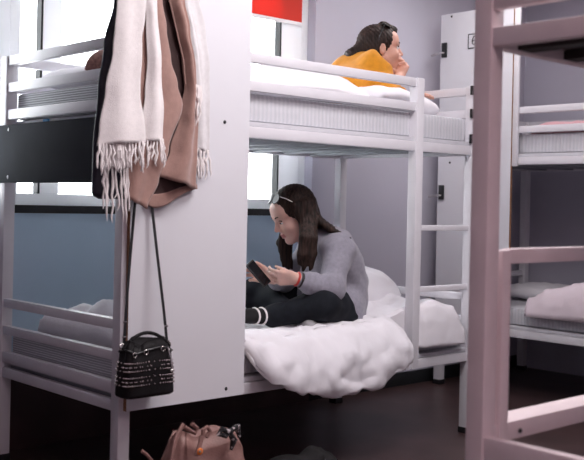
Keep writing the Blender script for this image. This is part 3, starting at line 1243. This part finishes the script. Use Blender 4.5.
def sunglasses(label, o, B, up=.115, back=.055, tilt=.9, s=1.0):
    """pushed up on the hair"""
    lf, f, u = B
    root = thing('sunglasses', label, 'sunglasses', tuple(o))
    f2 = (f * math.cos(tilt) + u * math.sin(tilt))
    u2 = (u * math.cos(tilt) - f * math.sin(tilt))
    Q = lambda x, y, z: (lf * x + f2 * y + u2 * z) * s
    c = f * back + u * up
    for q in (1, -1):
        pts = [c + Q(q * .034 + .027 * math.cos(t), -.010 * abs(q * .034 + .027 * math.cos(t)) / .06, .022 * math.sin(t)) for t in np.linspace(0, 2 * math.pi, 21)[:-1]]
        MB().tube(pts, .0032, 7, closed=True).build('rim', M_BLACK, root)
        b = MB()
        vs = [b.bm.verts.new(p) for p in pts]
        b.bm.faces.new(vs)
        r = bmesh.ops.extrude_face_region(b.bm, geom=list(b.bm.faces))
        bmesh.ops.translate(b.bm, verts=[v for v in r['geom'] if isinstance(v, bmesh.types.BMVert)], vec=f2 * .0015)
        b.build('lens', M_LENS, root)
        MB().tube([c + Q(q * .062, -.010, .012), c + Q(q * .078, -.035, .012), c + Q(q * .083, -.09, .006), c + Q(q * .080, -.125, -.012)], [.003, .0028, .0025, .002], 7).build('temple', M_SILVER if q == 1 else M_BLACK, root)
    MB().tube([c + Q(-.009, .001, .004), c + Q(0, .003, .007), c + Q(.009, .001, .004)], .0028, 7).build('bridge', M_BLACK, root)
    return root


sunglasses('dark sunglasses pushed up on the hair of the seated woman', HO1, B1h, .108, .058, .85)

# ---- woman lying on the upper bunk, propped on her elbows
fh2 = (RGT * math.cos(.12) + FWD * math.sin(.12))
B2h = basis(fh2, math.radians(-3), .0)
HO2 = A(380.5, 49, 5.0)
lf2 = UP.cross(fh2)
bdir = (RGT * .735 + FWD * .678).normalized()     # along the bed, towards the head
side2 = UP.cross(bdir)                            # her left: away from the camera
che2 = A(361, 75, 4.95)
wai2 = A(340, 91, 4.80)
pel2 = A(312, 95, 4.64)
uch2 = A(366, 67, 4.98)
nek2 = A(368, 62, 5.0)
rsh2, rel2, rwr2 = A(374, 66, 4.86), A(385, 93, 4.78), A(399.5, 77, 4.93)
lsh2, lel2, lwr2 = A(362, 65, 5.14), A(394, 95, 5.12), A(404, 95, 4.93)
w2 = thing('person', 'woman in mustard jumper lying propped on her elbows on the upper bunk, chin in hand', 'person',
           (pel2.x, pel2.y, 1.54))
L2 = tuple(w2.location)
knees = [pel2 - bdir * .42 + side2 * q - UP * .05 for q in (-.09, .09)]
ank = [pel2 - bdir * .82 + side2 * q - UP * .045 for q in (-.10, .10)]
allp = [HO2 + UP * .16, HO2 + fh2 * .16, lwr2 + bdir * .1, rel2, lel2, pel2, che2 + side2 * .25, che2 - side2 * .25] + ank
lo2 = [min(p[i] for p in allp) - .14 for i in range(3)]
hi2 = [max(p[i] for p in allp) + .14 for i in range(3)]
lo2[2] = 1.50
S = Sculpt(lo2, hi2, .0046)


def torso2(S, g, k=.05):
    S.cone(pel2 - side2 * .07, pel2 + side2 * .07, .082 + g, .082 + g, 0)
    S.cone(pel2, wai2, .085 + g, .078 + g, k)
    S.cone(wai2 - side2 * .05, che2 - side2 * .07, .070 + g, .085 + g, k)
    S.cone(wai2 + side2 * .05, che2 + side2 * .07, .070 + g, .085 + g, k)
    S.cone(che2 - side2 * .07, rsh2, .080 + g, .054 + g, k)
    S.cone(che2 + side2 * .07, lsh2, .080 + g, .054 + g, k)
    S.cone(uch2, nek2, .060 + g, .046 + g, k)


torso2(S, -.012)
for sh, el, wr in ((rsh2, rel2, rwr2), (lsh2, lel2, lwr2)):
    S.cone(sh, el, .046, .036, .02)
    S.cone(el, wr, .036, .024, .012)
for q in (0, 1):
    S.cone(pel2 + side2 * (-.08, .08)[q], knees[q], .078, .052, .03)
    S.cone(knees[q], ank[q], .050, .034, .02)
    S.cone(ank[q], ank[q] - bdir * .13 - UP * .01, .034, .024, .012)
P2 = head(S, HO2, B2h, nek2)
# hand against the mouth, fingers curled
hd = Vector(P2(-.030, .125, -.050)) - rwr2
hand(S, rwr2, hd, (-B2h[1] * .9 + side2 * .35), (side2 * .8 + UP * .2), (.50, .55, .62, .7), .92, .06, (.6, .55, .5), .4)
hand(S, lwr2, (-FWD * .5 + RGT * .75), (-UP + bdir * .1), (RGT * -.6 - FWD * .7), (.12, .15, .18, .2), .92, .10, (.6, .75, .1), .2)
S.mesh('body', [M_SKIN2, M_LIP], w2, L2, face_paint(HO2, B2h))
face_bits(w2, P2, B2h, 1.0, -.1)
S = Sculpt(lo2, hi2, .006)
torso2(S, .014, .06)
for sh, el, wr in ((rsh2, rel2, rwr2), (lsh2, lel2, lwr2)):
    S.cone(sh, el, .066, .056, .035)
    S.cone(el, el + (wr - el) * .45, .054, .045, .02)
S.cone(nek2 - (HO2 - nek2) * .1, HO2, .058, .056, .006, True)
S.half(nek2 + (HO2 - nek2) * .42, tuple((HO2 - nek2).normalized()), .006)
S.ripple(wrinkle(.0042, (31, 27, 36), 1.0))
S.mesh('jumper', M_MUSTARD, w2, L2)
S = Sculpt(lo2, hi2, .008)
for q in (0, 1):
    S.cone(pel2 + side2 * (-.07, .07)[q], knees[q], .090, .066, .03)
    S.cone(knees[q], ank[q], .062, .045, .02)
S.mesh('trousers', M_LEGGING, w2, L2)
S = Sculpt([HO2.x - .32, HO2.y - .28, HO2.z - .22], [HO2.x + .2, HO2.y + .2, HO2.z + .2], .0042)
hair_cap(S, HO2, B2h, (.083, .103, .090))
Rh = [tuple(q) for q in B2h]
S.ell(tuple(HO2 + B2h[1] * .082 - B2h[2] * .030), (.073, .090, .104), Rh, .010, True)
for q in (1, -1):
    S.ell(P2(q * .086, .002, -.022), (.022, .024, .036), Rh, .008, True)
S.cone(P2(0, .11, .03), P2(0, .11, -.1), .04, .06, .01, True)
S.cone(P2(.0, .07, .094), P2(.02, .02, .118), .020, .026, .02)
for j in range(5):
    t = j / 4 - .5
    S.chain([P2(t * .06, -.10, .0), P2(t * .07, -.15, -.03), tuple(A(351 - 3 * t, 55 + 2 * t, 5.02 + .1 * t)), tuple(A(345 - 4 * t, 61 + 3 * t, 5.0 + .1 * t))],
            [.030, .024, .016, .004], .02)
S.ripple(lambda X, Y, Z: .0012 * np.sin((X * .68 - Y * .73) * 300 + Z * 240 + 3 * np.sin(Z * 22)))
S.mesh('hair', M_HAIR2, w2, L2)
sunglasses('dark sunglasses pushed up on the head of the woman in mustard', HO2, B2h, .118, .030, 1.0)


# ------------------------------------------------------------------ things hanging on the panel
def front(px, py, y):
    """point of the picture on the vertical plane at depth y, parallel to the panel"""
    d = at(px, py, 1.0) - CAM
    return CAM + d * ((y - CAM.y) / d.y)


def drape(name, L, R, bot, y0, bulge, fold, nf, m, parent, top=-62, thick=.005, nu=36, nv=60, ph=0.0, curl=0.0):
    """hanging cloth: L / R tables of the left and right edge over height, bot: lower edge over the width"""
    def fn(u, v):
        yb = lerp(bot, u)
        tp = lerp(top, u) if isinstance(top, list) else top
        py = tp + v * (yb - tp)
        px = lerp(L, py) * (1 - u) + lerp(R, py) * u
        q = front(px, py, y0)
        g = .35 + .65 * v
        y = y0 - bulge * math.sin(math.pi * u) ** .7 * g
        y += fold * g * (math.sin(u * nf * math.pi * 2 + ph + .8 * math.sin(v * 3 + ph)) + .4 * math.sin(u * nf * 5.1 + 2 * ph + v * 2))
        y += .006 * nz(q.x, y0, q.z + ph, 9) - curl * max(0, v - .9) * 10 * .02
        return Vector((q.x, min(y, -.0235), q.z))
    return sheet(name, fn, nu, nv, m, parent, thick)


rail = thing('coat_hook_rail', 'grey rail of coat hooks on the white panel above the hanging coats', 'coat hooks', (.20, -.021, 2.10))
MB().box(-.16, .16, -.012, 0, -.03, .03, .004).build('backplate', M_METAL, rail)
for x in (-.11, -.03, .05, .12):
    MB().tube([(x, -.012, .0), (x, -.05, -.01), (x, -.075, .0), (x, -.08, .03)], [.007, .006, .006, .008], 8).build('hook', M_SILVER, rail)

# camel coat
ct = thing('coat', 'camel brown wool coat hanging on the white panel', 'coat', (0, 0, 0))
drape('lining', [(-62, 146), (0, 146), (100, 140), (210, 146)], [(-62, 168), (0, 184), (30, 189), (70, 194), (190, 196)],
      [(0, 206), (.15, 207), (1, 188)], -.034, .004, .003, 2, M_LINING, ct)
drape('hem_facing', [(150, 140), (210, 149)], [(150, 190), (190, 197)],
      [(0, 206), (.12, 208), (1, 189)], -.040, .003, .002, 2, M_TAN, ct, top=[(0, 194), (.15, 194), (1, 184)], nv=6)
drape('right_front', [(-62, 158), (0, 171), (30, 178), (60, 184), (86, 186), (118, 180), (150, 171), (178, 159)],
      [(-62, 168), (0, 185), (30, 190), (70, 196), (130, 198), (190, 197)],
      [(0, 177), (.5, 183), (1, 189)], -.062, .020, .011, 1.3, M_TAN, ct, ph=.6)
drape('left_front', [(-62, 140), (0, 134), (60, 128), (120, 122), (210, 120)],
      [(-62, 156), (0, 162), (30, 165.5), (60, 170.5), (85, 177), (104, 182), (149, 168), (180, 158), (209, 146)],
      [(0, 196), (.6, 204), (1, 209)], -.080, .018, .007, 1.6, M_TAN, ct, ph=2.0)
ed = [(-60, 158), (0, 170), (30, 177), (60, 184), (84, 186)]
MB().tube([front(px - .6, py, -.070) for py, px in ed], .0028, 6).build('lapel_edge', M_TAN, ct)

# navy jacket behind the scarf
def loft(name, ring, nu, nv, m, parent=None, cap=True):
    bm = bmesh.new()
    R = [[bm.verts.new(ring(i / nu * 2 * math.pi, j / nv)) for i in range(nu)] for j in range(nv + 1)]
    for j in range(nv):
        for i in range(nu):
            bm.faces.new((R[j][i], R[j][(i + 1) % nu], R[j + 1][(i + 1) % nu], R[j + 1][i]))
    if cap:
        bm.faces.new(R[0][::-1])
        bm.faces.new(R[-1])
    mb = MB()
    mb.bm.free()
    mb.bm = bm
    return mb.build(name, m, parent)


JL = [(-62, 132), (-20, 121), (0, 114), (45, 104), (90, 98), (150, 93), (196, 92)]
def jacket(t, v):
    py = -62 + v * (196 + 3 - (-62))
    l = lerp(JL, py)
    r = 138 - .0 * v
    c, h = (l + r) / 2, (r - l) / 2
    e = 1 - max(0, v - .985) / .015 * .3
    k = 1 + .05 * math.sin(v * 46) + .06 * math.sin(3 * t + v * 5)
    sx, sy = math.cos(t), math.sin(t)
    sx = math.copysign(abs(sx) ** .8, sx)
    q = front(c + h * sx * e, py, -.056)
    return Vector((q.x, -.056 - .029 * sy * k * (.5 + .5 * v) * e, q.z))


jk = thing('jacket', 'dark navy jacket hanging behind the long cream scarf', 'jacket', (0, 0, 0))
loft('jacket_body', jacket, 36, 90, M_NAVY, jk)


def fringe(name, pts, n, length, y, m, parent, seed, r=.0034, jit=.25):
    """knotted tassels along a hem"""
    rg = random.Random(seed)
    b = MB()
    for k in range(n):
        t = (k + .5) / n
        px, py = lerp([(i / (len(pts) - 1), p[0]) for i, p in enumerate(pts)], t), lerp([(i / (len(pts) - 1), p[1]) for i, p in enumerate(pts)], t)
        L = length * (1 + rg.uniform(-jit, jit * .5))
        yy = y - rg.uniform(0, .010)
        dx = rg.uniform(-3.2, 3.2)
        P = [front(px, py - 2, y)]
        for s in (.18, .35, .5, .7, .88, 1):
            P.append(front(px + dx * s + rg.uniform(-1.2, 1.2), py + L * s, yy + rg.uniform(-.003, .003)))
        b.tube(P, [r, r * 1.0, r * 1.5, r * 1.0, r * 1.1, r * .9, r * .3], 6)
        if k % 2 == 0:
            P2_ = [P[3] + Vector((rg.uniform(-.004, .004), -.002, -.02 * s)) * (1 if s else 0) + Vector((rg.uniform(-.006, .006) * s, 0, 0)) for s in (0, .8, 1.7)]
            b.tube(P2_, [r * .9, r * .8, r * .2], 5)
    return b.build(name, M_FRINGE, parent)


M_FRINGE = mat('cream_wool_yarn', (0.90, 0.85, 0.84), .9, .04, 60)
sc = thing('scarf', 'long cream fringed scarf draped over the camel coat', 'scarf', (0, 0, 0))
drape('scarf_end', [(-62, 128), (0, 118), (50, 113), (90, 106), (130, 100), (187, 106)], [(-62, 140), (0, 134), (100, 132), (187, 129)],
      [(0, 168), (1, 168)], -.096, .012, .004, 1.5, M_CREAM, sc, ph=1.1)
fringe('fringe', [(104, 167), (128, 168)], 9, 50, -.100, M_CREAM, sc, 3)
drape('scarf_end', [(-62, 142), (0, 144), (16, 146.5), (60, 147.5), (95, 145.5), (125, 141), (142, 139)], [(-62, 152), (0, 157), (60, 161), (110, 163.5), (142, 163)],
      [(0, 141), (1, 141)], -.106, .010, .004, 1.2, M_CREAM, sc, ph=.3)
fringe('fringe', [(139, 141), (163, 141)], 11, 25, -.110, M_CREAM, sc, 5)
drape('scarf_end', [(-62, 130), (0, 117.5), (30, 115), (50, 113), (90, 106), (130, 100), (146, 98)], [(-62, 146), (0, 145.5), (16, 144.5), (40, 141.5), (95, 140), (125, 144), (146, 145)],
      [(0, 146), (.4, 143), (1, 143)], -.124, .014, .005, 1.3, M_CREAM, sc, ph=2.4)
fringe('fringe', [(99, 146), (120, 143), (144, 143)], 18, 27, -.130, M_CREAM, sc, 8)

sc2 = thing('scarf', 'thin off-white scarf hanging at the right edge of the camel coat', 'scarf', (0, 0, 0))
drape('scarf_end', [(-62, 170), (0, 180), (30, 187), (60, 193), (130, 195), (155, 196)], [(-62, 180), (0, 199), (30, 205), (70, 209), (150, 209)],
      [(0, 150), (1, 152)], -.030, .004, .003, 1.5, M_WHITEWOOL, sc2, ph=.4)
fringe('fringe', [(197, 150), (208, 152)], 8, 30, -.034, M_WHITEWOOL, sc2, 12)
drape('scarf_end', [(-62, 168), (0, 184), (30, 190), (60, 195), (90, 195)], [(-62, 172), (0, 190), (60, 199), (90, 201)],
      [(0, 86), (1, 88)], -.042, .003, .002, 1, M_WHITEWOOL, sc2, ph=.9)
fringe('fringe', [(195, 86), (201, 88)], 7, 36, -.072, M_WHITEWOOL, sc2, 15, .0030)

# black studded handbag
bagc = front(144.5, 394, -.095)
bg = thing('handbag', 'small black studded bucket handbag hanging from the panel by its strap', 'handbag', tuple(bagc))


def bagring(t, v):
    w = lerp([(0, .092), (.04, .103), (.5, .099), (.85, .090), (1, .076)], v)
    d = lerp([(0, .050), (.04, .060), (.5, .058), (.85, .046), (1, .034)], v)
    g = max(0, v - .62) / .38
    k = 1 + .07 * g * math.sin(11 * t + 1) + .03 * g * math.sin(23 * t)
    ct_, st_ = math.cos(t), math.sin(t)
    ex = .62
    x = math.copysign(abs(ct_) ** ex, ct_) * w * k
    y = math.copysign(abs(st_) ** ex, st_) * d * k
    z = v * .185 + .012 * g * math.sin(4 * t + .7) - .004 * (x / .09) ** 2
    return Vector((x, y, z))


loft('bag_body', bagring, 96, 40, M_BAGBLACK, bg)
for (va, n) in (((.50, .57, .64), 34), ((.24, .31, .38), 36)):
    b = MB()
    for r_, v in enumerate(va):
        for k in range(n * 2):
            t = (k + .5 * (r_ % 2)) / (n * 2) * 2 * math.pi
            if abs(math.sin(t)) < .1 and k % 2:
                continue
            if r_ == 1 and k % 3 == 0:
                continue
            b.ball(bagring(t, v) * 1.01, .0030 if k % 5 else .0042, 6, 4)
    b.build('stud_band', M_SILVER, bg)
cord = [bagring(t, .83) * 1.03 for t in np.linspace(0, 2 * math.pi, 49)[:-1]]
MB().tube(cord, .0035, 6, closed=True).build('drawstring', M_BLACK, bg)
ts = bagring(-1.1, .83) * 1.05
b = MB().tube([ts, ts + Vector((.006, -.012, -.04)), ts + Vector((.010, -.014, -.075))], [.003, .003, .003], 6)
b.ball(ts + Vector((.010, -.014, -.08)), (.010, .007, .006))
b.build('drawstring_end', M_SILVER, bg)
for t in (-2.3, -1.75, -1.3, -.75):
    p = bagring(t, .83)
    MB().tube([p + Vector((.008 * math.cos(q), -.004, .008 * math.sin(q))) for q in np.linspace(0, 2 * math.pi, 13)[:-1]], .0012, 6, closed=True).build('eyelet', M_SILVER, bg)
lt, rt = Vector((-.094, 0, .166)), Vector((.095, 0, .158))
arc = [lt + (rt - lt) * q + Vector((0, -.008, .050 * math.sin(math.pi * q) ** .8)) for q in np.linspace(0, 1, 15)]
MB().tube(arc, .0062, 8).build('handle', M_BAGBLACK, bg)
for p in (lt, rt):
    MB().tube([p + Vector((.010 * math.cos(q), 0, .004 + .010 * math.sin(q))) for q in np.linspace(0, 2 * math.pi, 13)[:-1]], .0024, 6, closed=True).build('side_ring', M_SILVER, bg)


def strap(pts, wd, m, parent, org, name):
    b = MB()
    rows = []
    for px, py, y in pts:
        q = front(px, py, y) - org
        rows.append([b.bm.verts.new(q + Vector((a * wd, dy, 0))) for a, dy in ((-1, 0), (1, 0), (1, .003), (-1, .003))])
    for A_, B_ in zip(rows, rows[1:]):
        for i in range(4):
            b.bm.faces.new((A_[i], A_[(i + 1) % 4], B_[(i + 1) % 4], B_[i]))
    b.bm.faces.new(rows[0])
    b.bm.faces.new(rows[-1][::-1])
    return b.build(name, m, parent)


s1 = strap([(124, 344, -.095), (125, 334, -.095), (127, 300, -.075), (131, 250, -.050), (135, 205, -.036), (143, 120, -.027), (150, 40, -.027), (152, -45, -.034)], .0050, M_BLACK, bg, bagc, 'shoulder_strap')
s2 = strap([(168.5, 349, -.095), (167, 340, -.095), (164, 310, -.078), (157, 250, -.050), (151.5, 200, -.036), (152, 120, -.027), (153, 40, -.027), (153, -45, -.034)], .0050, M_BLACK, bg, bagc, 'shoulder_strap')
for s_, pts in ((s1, [(124.5, 337, -.097), (125.2, 322, -.092)]), (s2, [(167.5, 341, -.097), (166, 326, -.092)])):
    for px, py, y in pts:
        q = front(px, py, y) - bagc
        MB().box(q.x - .007, q.x + .007, q.y - .003, q.y + .004, q.z - .003, q.z + .003, .001).build('buckle', M_SILVER, s_)

# dusty rose bag on the floor
tc = front(203, 470, -.20)
tb = thing('tote_bag', 'dusty rose leather bag with an orange button on the floor below the panel', 'bag', (tc.x, -.20, 0))
TH = .285


def tote(t, v):
    w = lerp([(0, .140), (.06, .165), (.5, .182), (.85, .158), (1, .132)], v)
    d = lerp([(0, .070), (.06, .085), (.5, .088), (.85, .060), (1, .030)], v)
    g = max(0, v - .35) / .65
    k = 1 + .07 * g * math.sin(9 * t + 2) + .04 * g * math.sin(17 * t)
    ct_, st_ = math.cos(t), math.sin(t)
    ex = .7
    x = math.copysign(abs(ct_) ** ex, ct_) * w * k
    y = math.copysign(abs(st_) ** ex, st_) * d * k
    z = v * TH + g * lerp([(-.16, -.045), (-.115, .030), (-.06, .004), (0, .012), (.06, .022), (.12, .005), (.16, -.05)], x) + .010 * g * nz(x, y, v, 14)
    return Vector((x, y, z))


loft('bag_body', tote, 90, 50, M_ROSE, tb)
TL = Vector((tc.x, -.20, 0))
TF = lambda px, py, y=-.296: front(px, py, y) - TL
for pts in ([(184, 427), (189, 430), (195, 433), (197, 428), (192, 424)], [(203, 437), (203, 430), (207, 427), (210, 431), (206, 437)]):
    MB().tube([TF(*q) for q in pts], .0075, 8).build('drawstring', M_ROSE, tb)
MB().tube([TF(202, 436, -.300), TF(200, 444, -.306), TF(196, 456, -.308)], [.009, .008, .008], 8).build('drawstring', M_ROSE, tb)
MB().tube([TF(183, 424, -.285), TF(176, 438, -.302), TF(171, 460, -.304)], [.006, .008, .006], 8).build('pleat', M_ROSE, tb)
b = MB()
b.ball(TF(200, 451.5, -.318), (.0125, .005, .0125), 14, 8)
o = b.build('button', M_ORANGE, tb)
MB().ball(TF(200, 451.5, -.3235), (.0045, .002, .0045)).build('rivet', M_BOLT, o)
MB().tube([TF(160, 470, -.24), TF(152, 461, -.24), TF(147, 455, -.24), TF(142, 451, -.24)], .006, 8).build('shoulder_strap', M_ROSE, tb)
KC = front(229, 433, -.285)
kn = thing('neckerchief', 'black and white patterned scarf knotted to the dusty rose bag', 'scarf', tuple(KC))
M_PAT = mat('black_white_print', (.05, .045, .05), .8)
_r = [n for n in M_PAT.node_tree.nodes if n.type == 'VALTORGB'][0]
_r.color_ramp.elements[0].position, _r.color_ramp.elements[1].position = .55, .60
_r.color_ramp.elements[0].color, _r.color_ramp.elements[1].color = (.012, .011, .013, 1), (.42, .36, .37, 1)
[n for n in M_PAT.node_tree.nodes if n.type == 'TEX_NOISE'][0].inputs['Scale'].default_value = 70
KF = lambda px, py, y=-.30: front(px, py, y) - KC
MB().ball(KF(229, 432), (.016, .013, .013), 14, 10).build('knot', M_PAT, kn)
MB().tube([KF(229, 432), KF(222, 429), KF(219, 434), KF(226, 436), KF(229, 432)], [.009, .010, .010, .009, .006], 9).build('loop', M_PAT, kn)
MB().tube([KF(229, 432), KF(234, 440), KF(231, 450)], [.008, .013, .005], 9).build('tail', M_PAT, kn)
MB().tube([KF(229, 432), KF(236, 427), KF(238, 425), KF(239, 437)], [.008, .010, .009, .006], 9).build('tail', M_PAT, kn)

# dark clothes on the floor
hc = front(301, 470, -.10)
S = Sculpt((hc.x - .25, -.35, -.01), (hc.x + .27, .12, .2), .007)
S.ell((hc.x - .08, -.10, .02), (.11, .13, .085), None, .0)
S.ell((hc.x + .07, -.08, .01), (.14, .12, .085), None, .03)
S.cone((hc.x - .15, -.12, .05), (hc.x + .02, -.14, .09), .04, .045, .03)
S.cone((hc.x + .05, -.1, .085), (hc.x + .18, -.06, .06), .04, .03, .03)
S.ripple(wrinkle(.006, (48, 41, 57), .5))
S.half((0, 0, .002), (0, 0, -1), 0)
o = S.mesh('clothes_heap', M_CLOTHDARK)
tag(o, 'heap of black clothing on the floor to the right of the rose bag', 'clothing')
